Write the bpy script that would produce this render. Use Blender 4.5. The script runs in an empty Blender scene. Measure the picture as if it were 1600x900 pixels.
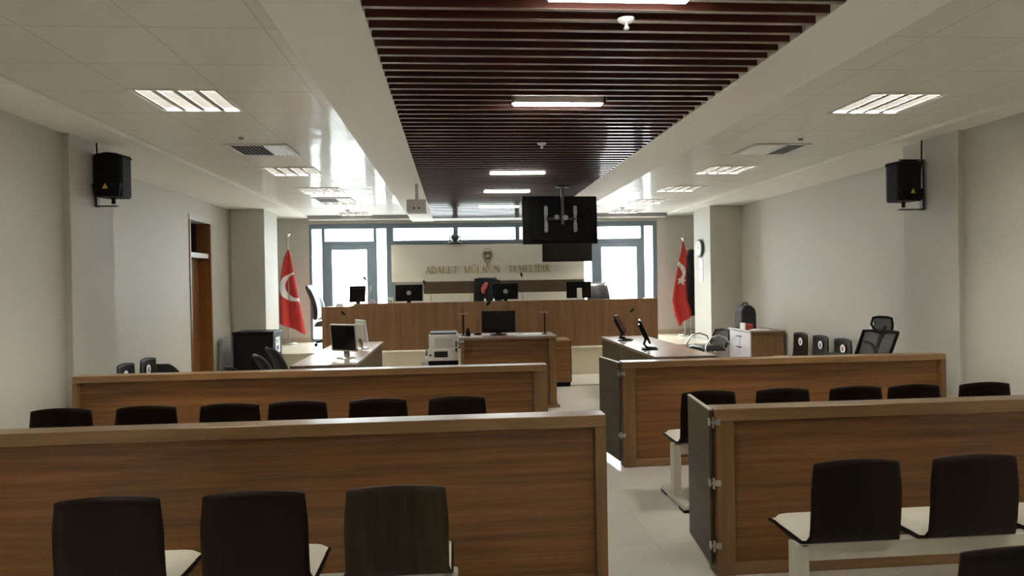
import bpy, bmesh, math, random
from mathutils import Vector, Matrix
random.seed(7)
PI = math.pi
S = bpy.context.scene
C = S.collection

# ------------------------------------------------------------------ camera
CAM_H = 1.62
yaw, pitch, roll = math.radians(4.68), math.radians(-0.54), math.radians(0.95)
fwd = Vector((math.sin(yaw)*math.cos(pitch), math.cos(yaw)*math.cos(pitch), math.sin(pitch)))
r0 = Vector((math.cos(yaw), -math.sin(yaw), 0)); u0 = r0.cross(fwd)
rgt = math.cos(roll)*r0 - math.sin(roll)*u0; upv = math.sin(roll)*r0 + math.cos(roll)*u0
cd = bpy.data.cameras.new('camera'); cam = bpy.data.objects.new('camera', cd); C.objects.link(cam)
cd.sensor_fit = 'HORIZONTAL'; cd.sensor_width = 36.0; cd.lens = 1100.0/1600.0*36.0
cd.clip_start = 0.05; cd.clip_end = 200
m4 = Matrix((rgt, upv, -fwd)).transposed().to_4x4(); m4.translation = Vector((0, 0, CAM_H))
cam.matrix_world = m4
S.camera = cam

# ------------------------------------------------------------------ light & exposure
S.view_settings.view_transform = 'Standard'; S.view_settings.look = 'None'
S.view_settings.gamma = 1.0; S.view_settings.use_curve_mapping = False
S.view_settings.exposure = 2.0
SKY = 4.2            # overcast daylight outside the windows
TROFFER = 68.0       # fluorescent tubes in the square luminaires
BAR = 21.0            # linear lights between the slats
w = bpy.data.worlds.new('overcast'); S.world = w; w.use_nodes = True
nt = w.node_tree; bg = nt.nodes['Background']
tc = nt.nodes.new('ShaderNodeTexCoord'); sx = nt.nodes.new('ShaderNodeSeparateXYZ')
rp = nt.nodes.new('ShaderNodeValToRGB')
rp.color_ramp.elements[0].position = 0.42; rp.color_ramp.elements[0].color = (0.62, 0.66, 0.66, 1)
rp.color_ramp.elements[1].position = 0.52; rp.color_ramp.elements[1].color = (0.90, 0.98, 1.0, 1)
mp = nt.nodes.new('ShaderNodeMapRange'); mp.inputs[1].default_value = -1; mp.inputs[2].default_value = 1
nt.links.new(tc.outputs['Generated'], sx.inputs[0]); nt.links.new(sx.outputs[2], mp.inputs[0])
nt.links.new(mp.outputs[0], rp.inputs[0]); nt.links.new(rp.outputs[0], bg.inputs[0])
bg.inputs[1].default_value = SKY
def portal(x0, x1, z0, z1, y):
    l = bpy.data.lights.new('window_portal', 'AREA'); l.shape = 'RECTANGLE'; l.size = x1-x0; l.size_y = z1-z0
    l.cycles.is_portal = True
    o = bpy.data.objects.new('window_portal', l); C.objects.link(o); o['kind'] = 'helper'
    o.location = ((x0+x1)/2, y, (z0+z1)/2); o.rotation_euler = (-PI/2, 0, 0)
portal(-2.8, -1.2, .5, 2.79, 14.12); portal(-1.2, 2.6, 2.4, 2.79, 14.12); portal(2.6, 4.1, .5, 2.79, 14.12)

# ------------------------------------------------------------------ materials
def mat(name, col, rough=.5, metal=0, coat=0, coat_r=.1, emit=None, es=0, spec=.5, alpha=1):
    m = bpy.data.materials.new(name); m.use_nodes = True
    b = m.node_tree.nodes['Principled BSDF']
    b.inputs['Base Color'].default_value = (*col, 1); b.inputs['Roughness'].default_value = rough
    b.inputs['Metallic'].default_value = metal; b.inputs['Coat Weight'].default_value = coat
    b.inputs['Coat Roughness'].default_value = coat_r; b.inputs['Specular IOR Level'].default_value = spec
    if emit:
        b.inputs['Emission Color'].default_value = (*emit, 1); b.inputs['Emission Strength'].default_value = es
    return m
def nodes(m): return m.node_tree, m.node_tree.nodes['Principled BSDF']
def grain(name, cols, scale, rough=.45, coat=.15, coat_r=.2, detail=6, wave=None, bump=0):
    """wood: stretched noise through a colour ramp; scale is per axis of the object"""
    m = mat(name, cols[0], rough, coat=coat, coat_r=coat_r); t, b = nodes(m)
    tc = t.nodes.new('ShaderNodeTexCoord'); mp = t.nodes.new('ShaderNodeMapping'); mp.inputs['Scale'].default_value = scale
    n = t.nodes.new('ShaderNodeTexNoise'); n.inputs['Scale'].default_value = 1; n.inputs['Detail'].default_value = detail
    n.inputs['Roughness'].default_value = .62; n.inputs['Distortion'].default_value = .35
    r = t.nodes.new('ShaderNodeValToRGB'); e = r.color_ramp.elements
    e[0].position = .30; e[0].color = (*cols[0], 1); e[1].position = .72; e[1].color = (*cols[2], 1)
    k = e.new(.5); k.color = (*cols[1], 1)
    t.links.new(tc.outputs['Object'], mp.inputs[0]); t.links.new(mp.outputs[0], n.inputs['Vector'])
    t.links.new(n.outputs['Fac'], r.inputs[0]); t.links.new(r.outputs[0], b.inputs['Base Color'])
    return m
M = {}
WAL = ((.12, .049, .0115), (.20, .084, .021), (.28, .123, .034))
M['walnut_h'] = grain('walnut_horizontal', WAL, (.9, 14, 22), .42, .12, .25)
M['walnut_v'] = grain('walnut_vertical', ((.14, .068, .026), (.188, .094, .037), (.24, .125, .052)), (15, 15, .7), .45, .12, .25)
M['walnut_dark'] = grain('walnut_dark', ((.06, .034, .017), (.085, .049, .025), (.11, .064, .034)), (.9, 14, 22), .42, .1, .25)
M['walnut_rail'] = grain('walnut_rail', ((.19, .10, .038), (.25, .135, .053), (.31, .17, .072)), (1, 16, 16), .38, .3, .2)
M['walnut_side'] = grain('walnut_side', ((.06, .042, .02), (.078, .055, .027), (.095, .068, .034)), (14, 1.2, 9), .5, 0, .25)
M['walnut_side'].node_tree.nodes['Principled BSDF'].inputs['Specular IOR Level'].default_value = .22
M['desk_top'] = grain('desk_top', ((.2, .135, .1), (.25, .175, .13), (.29, .2, .155)), (12, 1, 5), .34, .4, .25)
M['door_wood'] = grain('door_wood', ((.16, .062, .012), (.22, .09, .02), (.28, .12, .03)), (14, 14, .8), .45, .1, .3)
M['dark_veneer'] = grain('dark_veneer', ((.007, .0038, .0018), (.010, .0056, .003), (.015, .0088, .005)), (14, 14, .9), .5, .0, .2)
M['dark_veneer'].node_tree.nodes['Principled BSDF'].inputs['Specular IOR Level'].default_value = .1
M['olive_grain'] = grain('olive_grain', ((.012, .008, .003), (.022, .015, .006), (.045, .032, .013)), (9, 9, .6), .5, .0, .22, 4)
M['olive_grain'].node_tree.nodes['Principled BSDF'].inputs['Specular IOR Level'].default_value = .15
M['slat'] = grain('slat_wood', ((.048, .011, .006), (.068, .015, .008), (.095, .024, .013)), (1, 18, 18), .45, .05, .25)
M['slat_edge'] = mat('slat_underside', (.17, .135, .105), .4, coat=.45, coat_r=.07)  # paler colour on the underside of each slat
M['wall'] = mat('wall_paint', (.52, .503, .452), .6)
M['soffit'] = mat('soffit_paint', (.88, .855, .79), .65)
M['riser'] = mat('platform_facing', (.60, .54, .40), .4)
M['platform'] = mat('platform_top', (.66, .62, .52), .3)
M['skirting'] = mat('skirting', (.42, .36, .27), .5)
M['alu'] = mat('window_aluminium', (.13, .175, .215), .45, .0)
M['black'] = mat('black_plastic', (.006, .006, .007), .55, spec=.15)
M['satin'] = mat('black_satin', (.005, .005, .006), .4, spec=.12)
M['screen'] = mat('screen_glass', (.006, .007, .009), .15, spec=.3)
M['dark_grey'] = mat('dark_grey_plastic', (.05, .052, .058), .4)
M['grey'] = mat('grey_plastic', (.32, .32, .32), .45)
M['light_grey'] = mat('light_grey_plastic', (.55, .55, .53), .4)
M['white'] = mat('white_plastic', (.75, .74, .70), .4)
M['paper'] = mat('paper', (.86, .86, .84), .7)
M['cream_metal'] = mat('cream_metal', (.62, .59, .48), .4)
M['vinyl'] = mat('cream_vinyl', (.90, .86, .72), .42)
M['chrome'] = mat('chrome', (.75, .75, .76), .18, 1)
M['steel'] = mat('brushed_steel', (.55, .54, .5), .35, 1)
M['gold'] = mat('gold_letters', (.42, .32, .12), .3, .75)
M['bronze'] = mat('pale_gold', (.36, .30, .20), .3, .85)
M['red'] = mat('flag_red', (.52, .035, .03), .6)
M['flag_white'] = mat('flag_white', (.82, .82, .8), .6)
M['robe'] = mat('black_cloth', (.008, .008, .009), .8)
M['leather'] = mat('black_leather', (.014, .015, .017), .32, coat=.3)
M['fabric'] = mat('black_fabric', (.015, .016, .016), .75)
M['lilac'] = mat('lilac_laminate', (.50, .48, .52), .35)
M['red_card'] = mat('red_card', (.5, .06, .06), .5)
M['yellow'] = mat('yellow_badge', (.55, .36, .06), .4)
M['navy'] = mat('navy_ink', (.02, .03, .2), .5)
M['board'] = mat('cream_board', (.70, .665, .58), .5)
M['tube'] = mat('lamp_tube', (.9, .9, .85), .5, emit=(1.0, .945, .85), es=TROFFER)
M['bar'] = mat('lamp_bar', (.9, .9, .9), .5, emit=(1.0, .97, .90), es=BAR)
M['louvre'] = mat('louvre_white', (.60, .59, .56), .4)
# glass panes: clear with a faint reflection
g = bpy.data.materials.new('window_glass'); g.use_nodes = True; t = g.node_tree; t.nodes.clear()
o_ = t.nodes.new('ShaderNodeOutputMaterial'); mx = t.nodes.new('ShaderNodeMixShader'); tr = t.nodes.new('ShaderNodeBsdfTransparent')
gl = t.nodes.new('ShaderNodeBsdfGlossy'); gl.inputs['Roughness'].default_value = .02; tr.inputs[0].default_value = (.95, .97, .97, 1)
mx.inputs[0].default_value = .05
t.links.new(tr.outputs[0], mx.inputs[1]); t.links.new(gl.outputs[0], mx.inputs[2]); t.links.new(mx.outputs[0], o_.inputs[0])
M['glass'] = g
# mesh fabric of the office chair: an open weave
g = bpy.data.materials.new('chair_mesh'); g.use_nodes = True; t = g.node_tree; b = t.nodes['Principled BSDF']
b.inputs['Base Color'].default_value = (.02, .022, .022, 1); b.inputs['Roughness'].default_value = .7
b.inputs['Alpha'].default_value = .62
M['mesh'] = g
# metal ceiling tiles: glossy, with seams every 0.6 m and slight warp
g = mat('ceiling_tile', (.70, .685, .63), .5, coat=.22, coat_r=.10, spec=.15); t, b = nodes(g)
tc = t.nodes.new('ShaderNodeTexCoord'); mp = t.nodes.new('ShaderNodeMapping'); mp.inputs['Location'].default_value = (2.75, -.06, 0)
br = t.nodes.new('ShaderNodeTexBrick'); br.offset = 0; br.inputs['Scale'].default_value = 1
br.inputs['Brick Width'].default_value = .6; br.inputs['Row Height'].default_value = .61; br.inputs['Mortar Size'].default_value = .004
br.inputs['Mortar Smooth'].default_value = .2
br.inputs['Color1'].default_value = (.78, .755, .69, 1); br.inputs['Color2'].default_value = (.755, .73, .665, 1); br.inputs['Mortar'].default_value = (.56, .54, .49, 1)
nz = t.nodes.new('ShaderNodeTexNoise'); nz.inputs['Scale'].default_value = 1.6; nz.inputs['Detail'].default_value = 1
bp = t.nodes.new('ShaderNodeBump'); bp.inputs['Strength'].default_value = .05; bp.inputs['Distance'].default_value = .3
t.links.new(tc.outputs['Object'], mp.inputs[0]); t.links.new(mp.outputs[0], br.inputs['Vector'])
t.links.new(br.outputs['Color'], b.inputs['Base Color']); t.links.new(tc.outputs['Object'], nz.inputs['Vector'])
t.links.new(nz.outputs['Fac'], bp.inputs['Height']); t.links.new(bp.outputs[0], b.inputs['Normal']); t.links.new(bp.outputs[0], b.inputs['Coat Normal'])
M['tile'] = g
# floor: pale vinyl in large squares
g = mat('floor_vinyl', (.5, .47, .4), .28, coat=.25, coat_r=.15); t, b = nodes(g)
tc = t.nodes.new('ShaderNodeTexCoord'); br = t.nodes.new('ShaderNodeTexBrick'); br.offset = 0
br.inputs['Scale'].default_value = 1; br.inputs['Brick Width'].default_value = .6; br.inputs['Row Height'].default_value = .6
br.inputs['Mortar Size'].default_value = .002; br.inputs['Color1'].default_value = (.70, .675, .60, 1); br.inputs['Color2'].default_value = (.65, .625, .56, 1)
br.inputs['Mortar'].default_value = (.52, .50, .44, 1)
t.links.new(tc.outputs['Object'], br.inputs['Vector']); t.links.new(br.outputs['Color'], b.inputs['Base Color'])
M['floor'] = g

# ------------------------------------------------------------------ mesh helpers
class MB:
    def __init__(s): s.b = bmesh.new(); s.mi = 0
    def _faces(s, vs, fs):
        v = [s.b.verts.new(p) for p in vs]
        for f in fs:
            try:
                k = s.b.faces.new([v[i] for i in f]); k.material_index = s.mi
            except ValueError: pass
        return s
    def box(s, lo, hi, rot=None, piv=None):
        x0, y0, z0 = lo; x1, y1, z1 = hi
        vs = [Vector(p) for p in ((x0,y0,z0),(x1,y0,z0),(x1,y1,z0),(x0,y1,z0),(x0,y0,z1),(x1,y0,z1),(x1,y1,z1),(x0,y1,z1))]
        if rot is not None:
            c = Vector(piv) if piv is not None else (Vector(lo)+Vector(hi))/2
            vs = [c + rot @ (v-c) for v in vs]
        return s._faces(vs, ((0,3,2,1),(4,5,6,7),(0,1,5,4),(1,2,6,5),(2,3,7,6),(3,0,4,7)))
    def tube(s, pts, r, seg=10, caps=True):
        pts = [Vector(p) for p in pts]; n = len(pts); rs = r if isinstance(r, (list, tuple)) else [r]*n
        rings = []; prev = None
        for i, p in enumerate(pts):
            d = (pts[min(i+1, n-1)] - pts[max(i-1, 0)]).normalized()
            if prev is None:
                a = Vector((0, 0, 1)) if abs(d.z) < .9 else Vector((1, 0, 0)); x = d.cross(a).normalized()
            else: x = (prev - d*prev.dot(d)).normalized()
            prev = x; y = d.cross(x)
            rings.append([p + (x*math.cos(2*PI*k/seg) + y*math.sin(2*PI*k/seg))*rs[i] for k in range(seg)])
        vs = [v for R in rings for v in R]; fs = []
        for i in range(n-1):
            for k in range(seg):
                fs.append((i*seg+k, i*seg+(k+1) % seg, (i+1)*seg+(k+1) % seg, (i+1)*seg+k))
        if caps: fs += [tuple(reversed(range(seg))), tuple(range((n-1)*seg, n*seg))]
        return s._faces(vs, fs)
    def lathe(s, prof, c=(0, 0, 0), seg=24, axis='z'):
        vs = []; fs = []; n = len(prof)
        for r, h in prof:
            for k in range(seg):
                a = 2*PI*k/seg; p = (r*math.cos(a), r*math.sin(a), h)
                if axis == 'y': p = (p[0], p[2], p[1])
                if axis == 'x': p = (p[2], p[0], p[1])
                vs.append(Vector(p)+Vector(c))
        for i in range(n-1):
            for k in range(seg): fs.append((i*seg+k, i*seg+(k+1) % seg, (i+1)*seg+(k+1) % seg, (i+1)*seg+k))
        fs += [tuple(reversed(range(seg))), tuple(range((n-1)*seg, n*seg))]
        return s._faces(vs, fs)
    def prism(s, poly, lo, hi, plane='xz'):
        n = len(poly)
        def P(a, b, h): return (a, h, b) if plane == 'xz' else ((h, a, b) if plane == 'yz' else (a, b, h))
        vs = [P(a, b, lo) for a, b in poly] + [P(a, b, hi) for a, b in poly]
        fs = [tuple(range(n)), tuple(reversed(range(n, 2*n)))] + [(i, (i+1) % n, n+(i+1) % n, n+i) for i in range(n)]
        return s._faces(vs, fs)
    def grid(s, fn, nu, nv, mi=None):
        vs = [fn(i/nu, j/nv) for j in range(nv+1) for i in range(nu+1)]
        v = [s.b.verts.new(p) for p in vs]
        for j in range(nv):
            for i in range(nu):
                k = j*(nu+1)+i; f = s.b.faces.new((v[k], v[k+1], v[k+nu+2], v[k+nu+1]))
                f.material_index = mi((i+.5)/nu, (j+.5)/nv) if mi else s.mi
        return s
    def ell(s, c, r, seg=16, rings=10):
        prof = [(max(math.sin(PI*i/rings), .001), -math.cos(PI*i/rings)) for i in range(rings+1)]
        vs = []; fs = []
        for a, h in prof:
            for k in range(seg): vs.append((c[0]+r[0]*a*math.cos(2*PI*k/seg), c[1]+r[1]*a*math.sin(2*PI*k/seg), c[2]+r[2]*h))
        for i in range(rings):
            for k in range(seg): fs.append((i*seg+k, i*seg+(k+1) % seg, (i+1)*seg+(k+1) % seg, (i+1)*seg+k))
        return s._faces(vs, fs)
    def build(s, name, m, parent=None, bevel=0, smooth=False, solid=0, sub=0, weld=True, segs=2):
        if weld: bmesh.ops.remove_doubles(s.b, verts=s.b.verts, dist=1e-5)
        bmesh.ops.recalc_face_normals(s.b, faces=s.b.faces)
        me = bpy.data.meshes.new(name); s.b.to_mesh(me); s.b.free()
        for x in (m if isinstance(m, (list, tuple)) else [m]): me.materials.append(x)
        o = bpy.data.objects.new(name, me); C.objects.link(o)
        if parent: o.parent = parent
        if smooth:
            for p in me.polygons: p.use_smooth = True
        if solid:
            d = o.modifiers.new('thickness', 'SOLIDIFY'); d.thickness = solid; d.offset = 0
        if bevel:
            d = o.modifiers.new('edge', 'BEVEL'); d.width = bevel; d.segments = segs; d.limit_method = 'ANGLE'; d.angle_limit = .6
        if sub:
            d = o.modifiers.new('sub', 'SUBSURF'); d.levels = sub; d.render_levels = sub
        return o
def B(lo, hi): return MB().box(lo, hi)
def tag(o, label=None, cat=None, group=None, kind=None):
    if label: o['label'] = label
    if cat: o['category'] = cat
    if group: o['group'] = group
    if kind: o['kind'] = kind
    return o
def thing(name, label, cat, loc=(0, 0, 0), rz=0, group=None):
    o = bpy.data.objects.new(name, None); C.objects.link(o); o.empty_display_size = .1
    o.location = loc; o.rotation_euler = (0, 0, rz)
    return tag(o, label, cat, group)
def struct(o, label=None): return tag(o, label, kind='structure')
def dup(root, loc, rz, label, group=None):
    r = root.copy(); C.objects.link(r); r.location = loc; r.rotation_euler = (0, 0, rz); r['label'] = label
    if group: r['group'] = group
    for ch in list(root.children):
        c = ch.copy(); C.objects.link(c); c.parent = r
        for gch in list(ch.children):
            d = gch.copy(); C.objects.link(d); d.parent = c
    return r
def rot(ax, deg): return Matrix.Rotation(math.radians(deg), 3, ax)

# ------------------------------------------------------------------ room shell
WL, WR = -3.75, 5.10          # far side walls
CL, CR = -3.15, 4.50          # inner faces of columns
NL, NR = -3.205, 4.555          # near side walls
YB, YF = -2.2, 14.0
struct(B((-4.2, YB-.1, -.12), (5.6, 14.4, 0)).build('floor', M['floor']))
struct(B((-4.2, 10.66, 0), (5.6, 11.8, .025)).build('floor_step', M['floor'], bevel=.004))
m = MB().box((CL, 11.8, 0), (CR, 14.0, .47)).build('platform', M['riser']); struct(m)
struct(B((CL-.6, 13.02, 0), (CL, 14.0, .47)).build('platform_side', M['riser']))
struct(B((CR, 13.0, 0), (CR+.6, 14.0, .47)).build('platform_side', M['riser']))
m = MB().box((CL, 11.77, .47), (CR, 14.0, .5)).box((CL-.6, 13.02, .47), (CL, 14.0, .5)).box((CR, 13.0, .47), (CR+.6, 14.0, .5))
struct(m.build('platform_floor', M['platform'], bevel=.008))
# left walls
DY0, DY1, DZ = 10.36, 11.26, 2.66
m = MB()
m.box((WL-.35, 6.84, 0), (WL, DY0, 3.1)).box((WL-.35, DY1, 0), (WL, 14.2, 3.1)).box((WL-.35, DY0, DZ), (WL, DY1, 3.1))
m.box((WL-.35, DY0, 0), (WL-.25, DY1, DZ))
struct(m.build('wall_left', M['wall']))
struct(B((NL-.4, YB, 0), (NL, 6.1, 3.1)).build('wall_left_near', M['wall']))
struct(B((NL-.8, 6.1, 0), (CL, 6.84, 3.1)).build('column_left_near', M['wall'], bevel=.006))
struct(B((WL-.1, 12.15, 0), (CL-.02, 13.02, 3.1)).build('column_left_far', M['wall'], bevel=.006))
struct(B((NR, YB, 0), (NR+.4, 5.95, 3.1)).build('wall_right_near', M['wall']))
struct(B((CR, 5.95, 0), (NR+.8, 6.72, 3.1)).build('column_right_near', M['wall'], bevel=.006))
struct(B((CR+.03, 12.15, 0), (WR+.1, 13.0, 3.1)).build('column_right_far', M['wall'], bevel=.006))
struct(B((WR, 6.72, 0), (WR+.3, 14.2, 3.1)).build('wall_right', M['wall']))
struct(B((-4.2, YB-.1, 0), (5.6, YB, 3.1)).build('wall_behind', M['wall']))
# window wall
m = MB().box((WL, YF, 0), (-2.80, YF+.25, 3.1)).box((4.10, YF, 0), (WR, YF+.25, 3.1)).box((-2.80, YF, 2.79), (4.10, YF+.25, 3.1))
m.box((-2.8, YF, 0), (4.1, YF+.25, .5)).box((-1.18, YF+.02, .5), (2.605, YF+.25, 2.385))
struct(m.build('wall_front', M['wall']))
m = MB().box((WL, YF-.02, .5), (-2.80, YF, .59)).box((4.10, YF-.02, .5), (WR, YF, .59))
struct(m.build('baseboard_front', M['skirting']))
# conduits on the walls
struct(MB().tube([(WL+.05, 12.13, 0.0), (WL+.05, 12.13, 2.9)], .016).build('trim_2', M['wall'], smooth=True))
# ceilings: plaster band, metal tiles, soffits, slats
TZ, BZ, SZ = 2.94, 2.905, 2.82
SLL, SIL, SIR, SRR = -.80, -.38, 1.735, 2.20
PL, PR = -2.78, 4.25
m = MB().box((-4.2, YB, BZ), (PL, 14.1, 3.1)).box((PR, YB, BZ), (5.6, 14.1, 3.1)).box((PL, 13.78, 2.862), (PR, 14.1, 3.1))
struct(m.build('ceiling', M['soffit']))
LX, RX = -1.85, 3.33
LY = (-1.30, 1.75, 5.17, 8.37, 10.1, 11.75, 13.42)      # square luminaires along both aisles
m = MB()
for x0, x1, cx in ((PL, SLL, LX), (SRR, PR, RX)):
    m.box((x0, YB, TZ), (cx-.3, 13.78, TZ+.012)).box((cx+.3, YB, TZ), (x1, 13.78, TZ+.012))
    e = YB
    for yy in LY: m.box((cx-.3, e, TZ), (cx+.3, yy-.3, TZ+.012)); e = yy+.3
    m.box((cx-.3, e, TZ), (cx+.3, 13.78, TZ+.012))
struct(m.build('ceiling_tiles', M['tile'], weld=False))
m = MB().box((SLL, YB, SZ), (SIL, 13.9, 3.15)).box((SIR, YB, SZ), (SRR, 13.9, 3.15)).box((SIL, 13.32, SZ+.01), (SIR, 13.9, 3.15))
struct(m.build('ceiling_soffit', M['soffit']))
struct(B((SIL, YB, 3.02), (SIR, 13.4, 3.1)).build('ceiling_void', M['black']))
m = MB()
m.box((PL, 13.755, 2.872), (SLL, 13.78, 2.94)).box((SRR, 13.755, 2.872), (PR, 13.78, 2.94))
struct(m.build('trim_3', M['grey']))
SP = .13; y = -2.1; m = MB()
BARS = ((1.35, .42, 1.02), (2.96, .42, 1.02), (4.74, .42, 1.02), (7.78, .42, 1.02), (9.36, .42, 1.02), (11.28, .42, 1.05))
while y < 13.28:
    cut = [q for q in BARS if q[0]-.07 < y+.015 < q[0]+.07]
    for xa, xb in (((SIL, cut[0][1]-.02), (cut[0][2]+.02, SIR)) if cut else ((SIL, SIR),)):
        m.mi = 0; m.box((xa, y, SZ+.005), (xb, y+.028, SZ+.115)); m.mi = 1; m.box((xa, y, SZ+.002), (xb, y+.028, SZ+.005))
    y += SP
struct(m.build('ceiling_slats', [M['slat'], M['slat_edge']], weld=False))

# ------------------------------------------------------------------ windows
def window(name, bars, panes, ex=()):
    m = MB()
    for x0, x1, z0, z1 in bars: m.box((x0, YF-.02, z0), (x1, YF+.08, z1))
    f = m.build(name, M['alu'], bevel=.006); struct(f)
    for x0, x1, z0, z1 in panes:
        B((x0-.01, YF+.03, z0-.01), (x1+.01, YF+.042, z1+.01)).build('pane', M['glass'], f)
    return f
W1 = window('window_1', [(-2.80,-2.754,.5,2.79), (-2.56,-2.505,.5,2.70), (-1.563,-1.507,.5,2.70), (-1.315,-1.18,.5,2.79), (-2.754,-1.315,2.70,2.79),
     (-2.505,-1.563,2.39,2.455), (-2.505,-2.37,.5,2.39), (-1.70,-1.563,.5,2.39), (-2.37,-1.70,2.29,2.39), (-2.37,-1.70,.5,.66), (-2.754,-2.56,.5,.56), (-1.507,-1.315,.5,.56)],
    [(-2.754,-2.56,.56,2.70), (-2.505,-1.563,2.455,2.70), (-1.507,-1.315,.56,2.70), (-2.37,-1.70,.66,2.29)])
MB().tube([(-1.63, YF-.05, 1.45), (-1.63, YF-.05, 1.58)], .011).build('window_handle', M['steel'], W1)
W2 = window('window_2', [(-1.18,2.61,2.70,2.79), (-1.18,2.61,2.385,2.46), (-.005,.09,2.46,2.70), (1.23,1.315,2.46,2.70), (2.45,2.53,2.46,2.70)],
    [(-1.18,-.005,2.46,2.70), (.09,1.23,2.46,2.70), (1.315,2.45,2.46,2.70)])
W3 = window('window_3', [(2.53,2.61,.5,2.70), (2.77,2.86,.5,2.70), (3.775,3.845,.5,2.70), (4.02,4.10,.5,2.79), (2.61,4.02,2.70,2.79), (2.86,3.775,2.38,2.45),
     (2.86,2.965,.5,2.38), (3.685,3.775,.5,2.38), (2.965,3.685,2.28,2.38), (2.965,3.685,.5,.66), (2.61,2.77,.5,.56), (3.845,4.02,.5,.56)],
    [(2.61,2.77,.56,2.70), (2.86,3.775,2.45,2.70), (3.845,4.02,.56,2.70), (2.965,3.685,.66,2.28)])
MB().tube([(2.9, YF-.05, 1.45), (2.9, YF-.05, 1.58)], .011).build('window_handle', M['steel'], W3)

# ------------------------------------------------------------------ door in the side wall
D = MB().box((WL-.25, DY0, 0), (WL+.012, DY0+.05, 2.58)).box((WL-.25, DY1-.05, 0), (WL+.012, DY1, 2.58)).build('door_1', M['door_wood'], bevel=.004); struct(D)
B((WL-.22, DY0+.05, 0), (WL-.17, DY1-.05, 2.05)).build('door_leaf', M['door_wood'], D, bevel=.003)
B((WL-.24, DY0+.05, 2.05), (WL-.02, DY1-.05, 2.12)).build('transom_bar', M['light_grey'], D)
B((WL-.25, DY0, 2.58), (WL+.012, DY1, 2.66)).build('head_frame', M['light_grey'], D)
B((WL-.21, DY0+.05, 2.12), (WL-.2, DY1-.05, 2.58)).build('transom_pane', M['screen'], D)
MB().tube([(WL-.17, DY0+.12, 1.02), (WL-.11, DY0+.12, 1.02), (WL-.11, DY0+.24, 1.02)], .01).build('door_handle', M['steel'], D)

# ------------------------------------------------------------------ wooden dividers
def divider(label, x0, x1, y, sl, sr, rail, gate=None, mid=None):
    t = thing('wooden_divider', label, 'divider', (x0, y, 0))
    L = x1-x0; H = .91
    B((sl*.5, .045, .03), (L-sr*.5, .063, H-.02)).build('panel', M['walnut_h'], t)
    B((0, -.002, H-rail), (L, .14, H)).build('top_rail', M['walnut_rail'], t, bevel=.005)
    B((.0, 0, 0), (sl, .12, H-rail)).build('stile', M['walnut_v2'], t, bevel=.003)
    B((L-sr, 0, 0), (L, .12, H-rail)).build('stile', M['walnut_v2'], t, bevel=.003)
    B((sl, .006, 0), (L-sr, .066, .06)).build('bottom_rail', M['walnut_rail'], t, bevel=.003)
    if gate:
        ln, xf, hz = gate
        P4 = [(-.028, .035), (-.010, .035), (xf+.009, ln), (xf-.009, ln)]
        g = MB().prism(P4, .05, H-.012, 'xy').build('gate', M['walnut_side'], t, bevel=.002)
        MB().prism(P4, H-.012, H-.004, 'xy').build('edge_band', M['cream_metal'], g)
        for z in hz:
            h = MB().box((-.012, -.006, z-.016), (.020, -.001, z+.016)).box((-.037, .0, z-.02), (-.033, .03, z+.02)).box((-.034, -.004, z-.005), (-.008, -.001, z+.005))
            h.tube([(-.022, -.006, z-.03), (-.022, -.006, z+.03)], .006)
            h.build('hinge', M['steel'], t)
    return t
M['walnut_v2'] = grain('walnut_stile', ((.155, .077, .026), (.21, .108, .038), (.26, .137, .05)), (14, 14, 1), .42, .15, .25)
divider('long low walnut divider before the row of three dark seats', NL+.02, .785, 3.65, .08, .06, .065)
divider('walnut divider whose end stops short of the aisle before the clerk stand', -3.08, .775, 5.93, .04, .12, .055)
divider('walnut divider with three hinges on its swung-open gate', 1.40, 4.53, 3.70, .10, .06, .068, (.54, .033, (.17, .51, .84)))
divider('walnut divider with two hinges on its gate, below the lawyers monitors', 1.43, 4.37, 5.95, .11, .045, .055, (.54, -.085, (.28, .81)))

# ------------------------------------------------------------------ beam seating
def shell_mesh(back=True):
    prof = [(-.03, .80), (-.026, .70), (-.018, .60), (-.006, .52), (.006, .475), (.026, .448), (.06, .436), (.14, .432), (.24, .436), (.33, .442), (.39, .436)]
    # arc-length resample
    P = [Vector((0, a, b)) for a, b in prof]
    def at(v):
        x = v*(len(P)-1); i = min(int(x), len(P)-2); return P[i].lerp(P[i+1], x-i)
    def fn(u, v):
        p = at(v); s = 2*u-1
        wdt = .205 if v < .4 else .205+.017*min(1, (v-.4)/.2)
        cor = 0
        if v < .12: cor = -.012*max(0, abs(s)-.86)/.14*(1-v/.12)
        x = s*(wdt+cor)
        bend = .026*s*s*max(0, 1-v/.5)
        arch = .022*(1-s*s)*max(0, 1-v/.35)
        droop = .006*s*s if v > .6 else 0
        return (x, p.y+bend, p.z+arch-droop)
    return MB().grid(fn, 16, 30)
def cushion_mesh():
    m = MB()
    def fn(u, v):
        a = 2*u-1; b = 2*v-1
        k = max(0, 1-abs(a)**6)*max(0, 1-abs(b)**6)
        return (a*.212, .045+(v*.325), .443+.034*k**.35)
    m.grid(fn, 16, 16)
    m.grid(lambda u, v: (fn(u, v)[0], fn(u, v)[1], .441), 16, 16)
    return m
shell_ob = None
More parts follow.
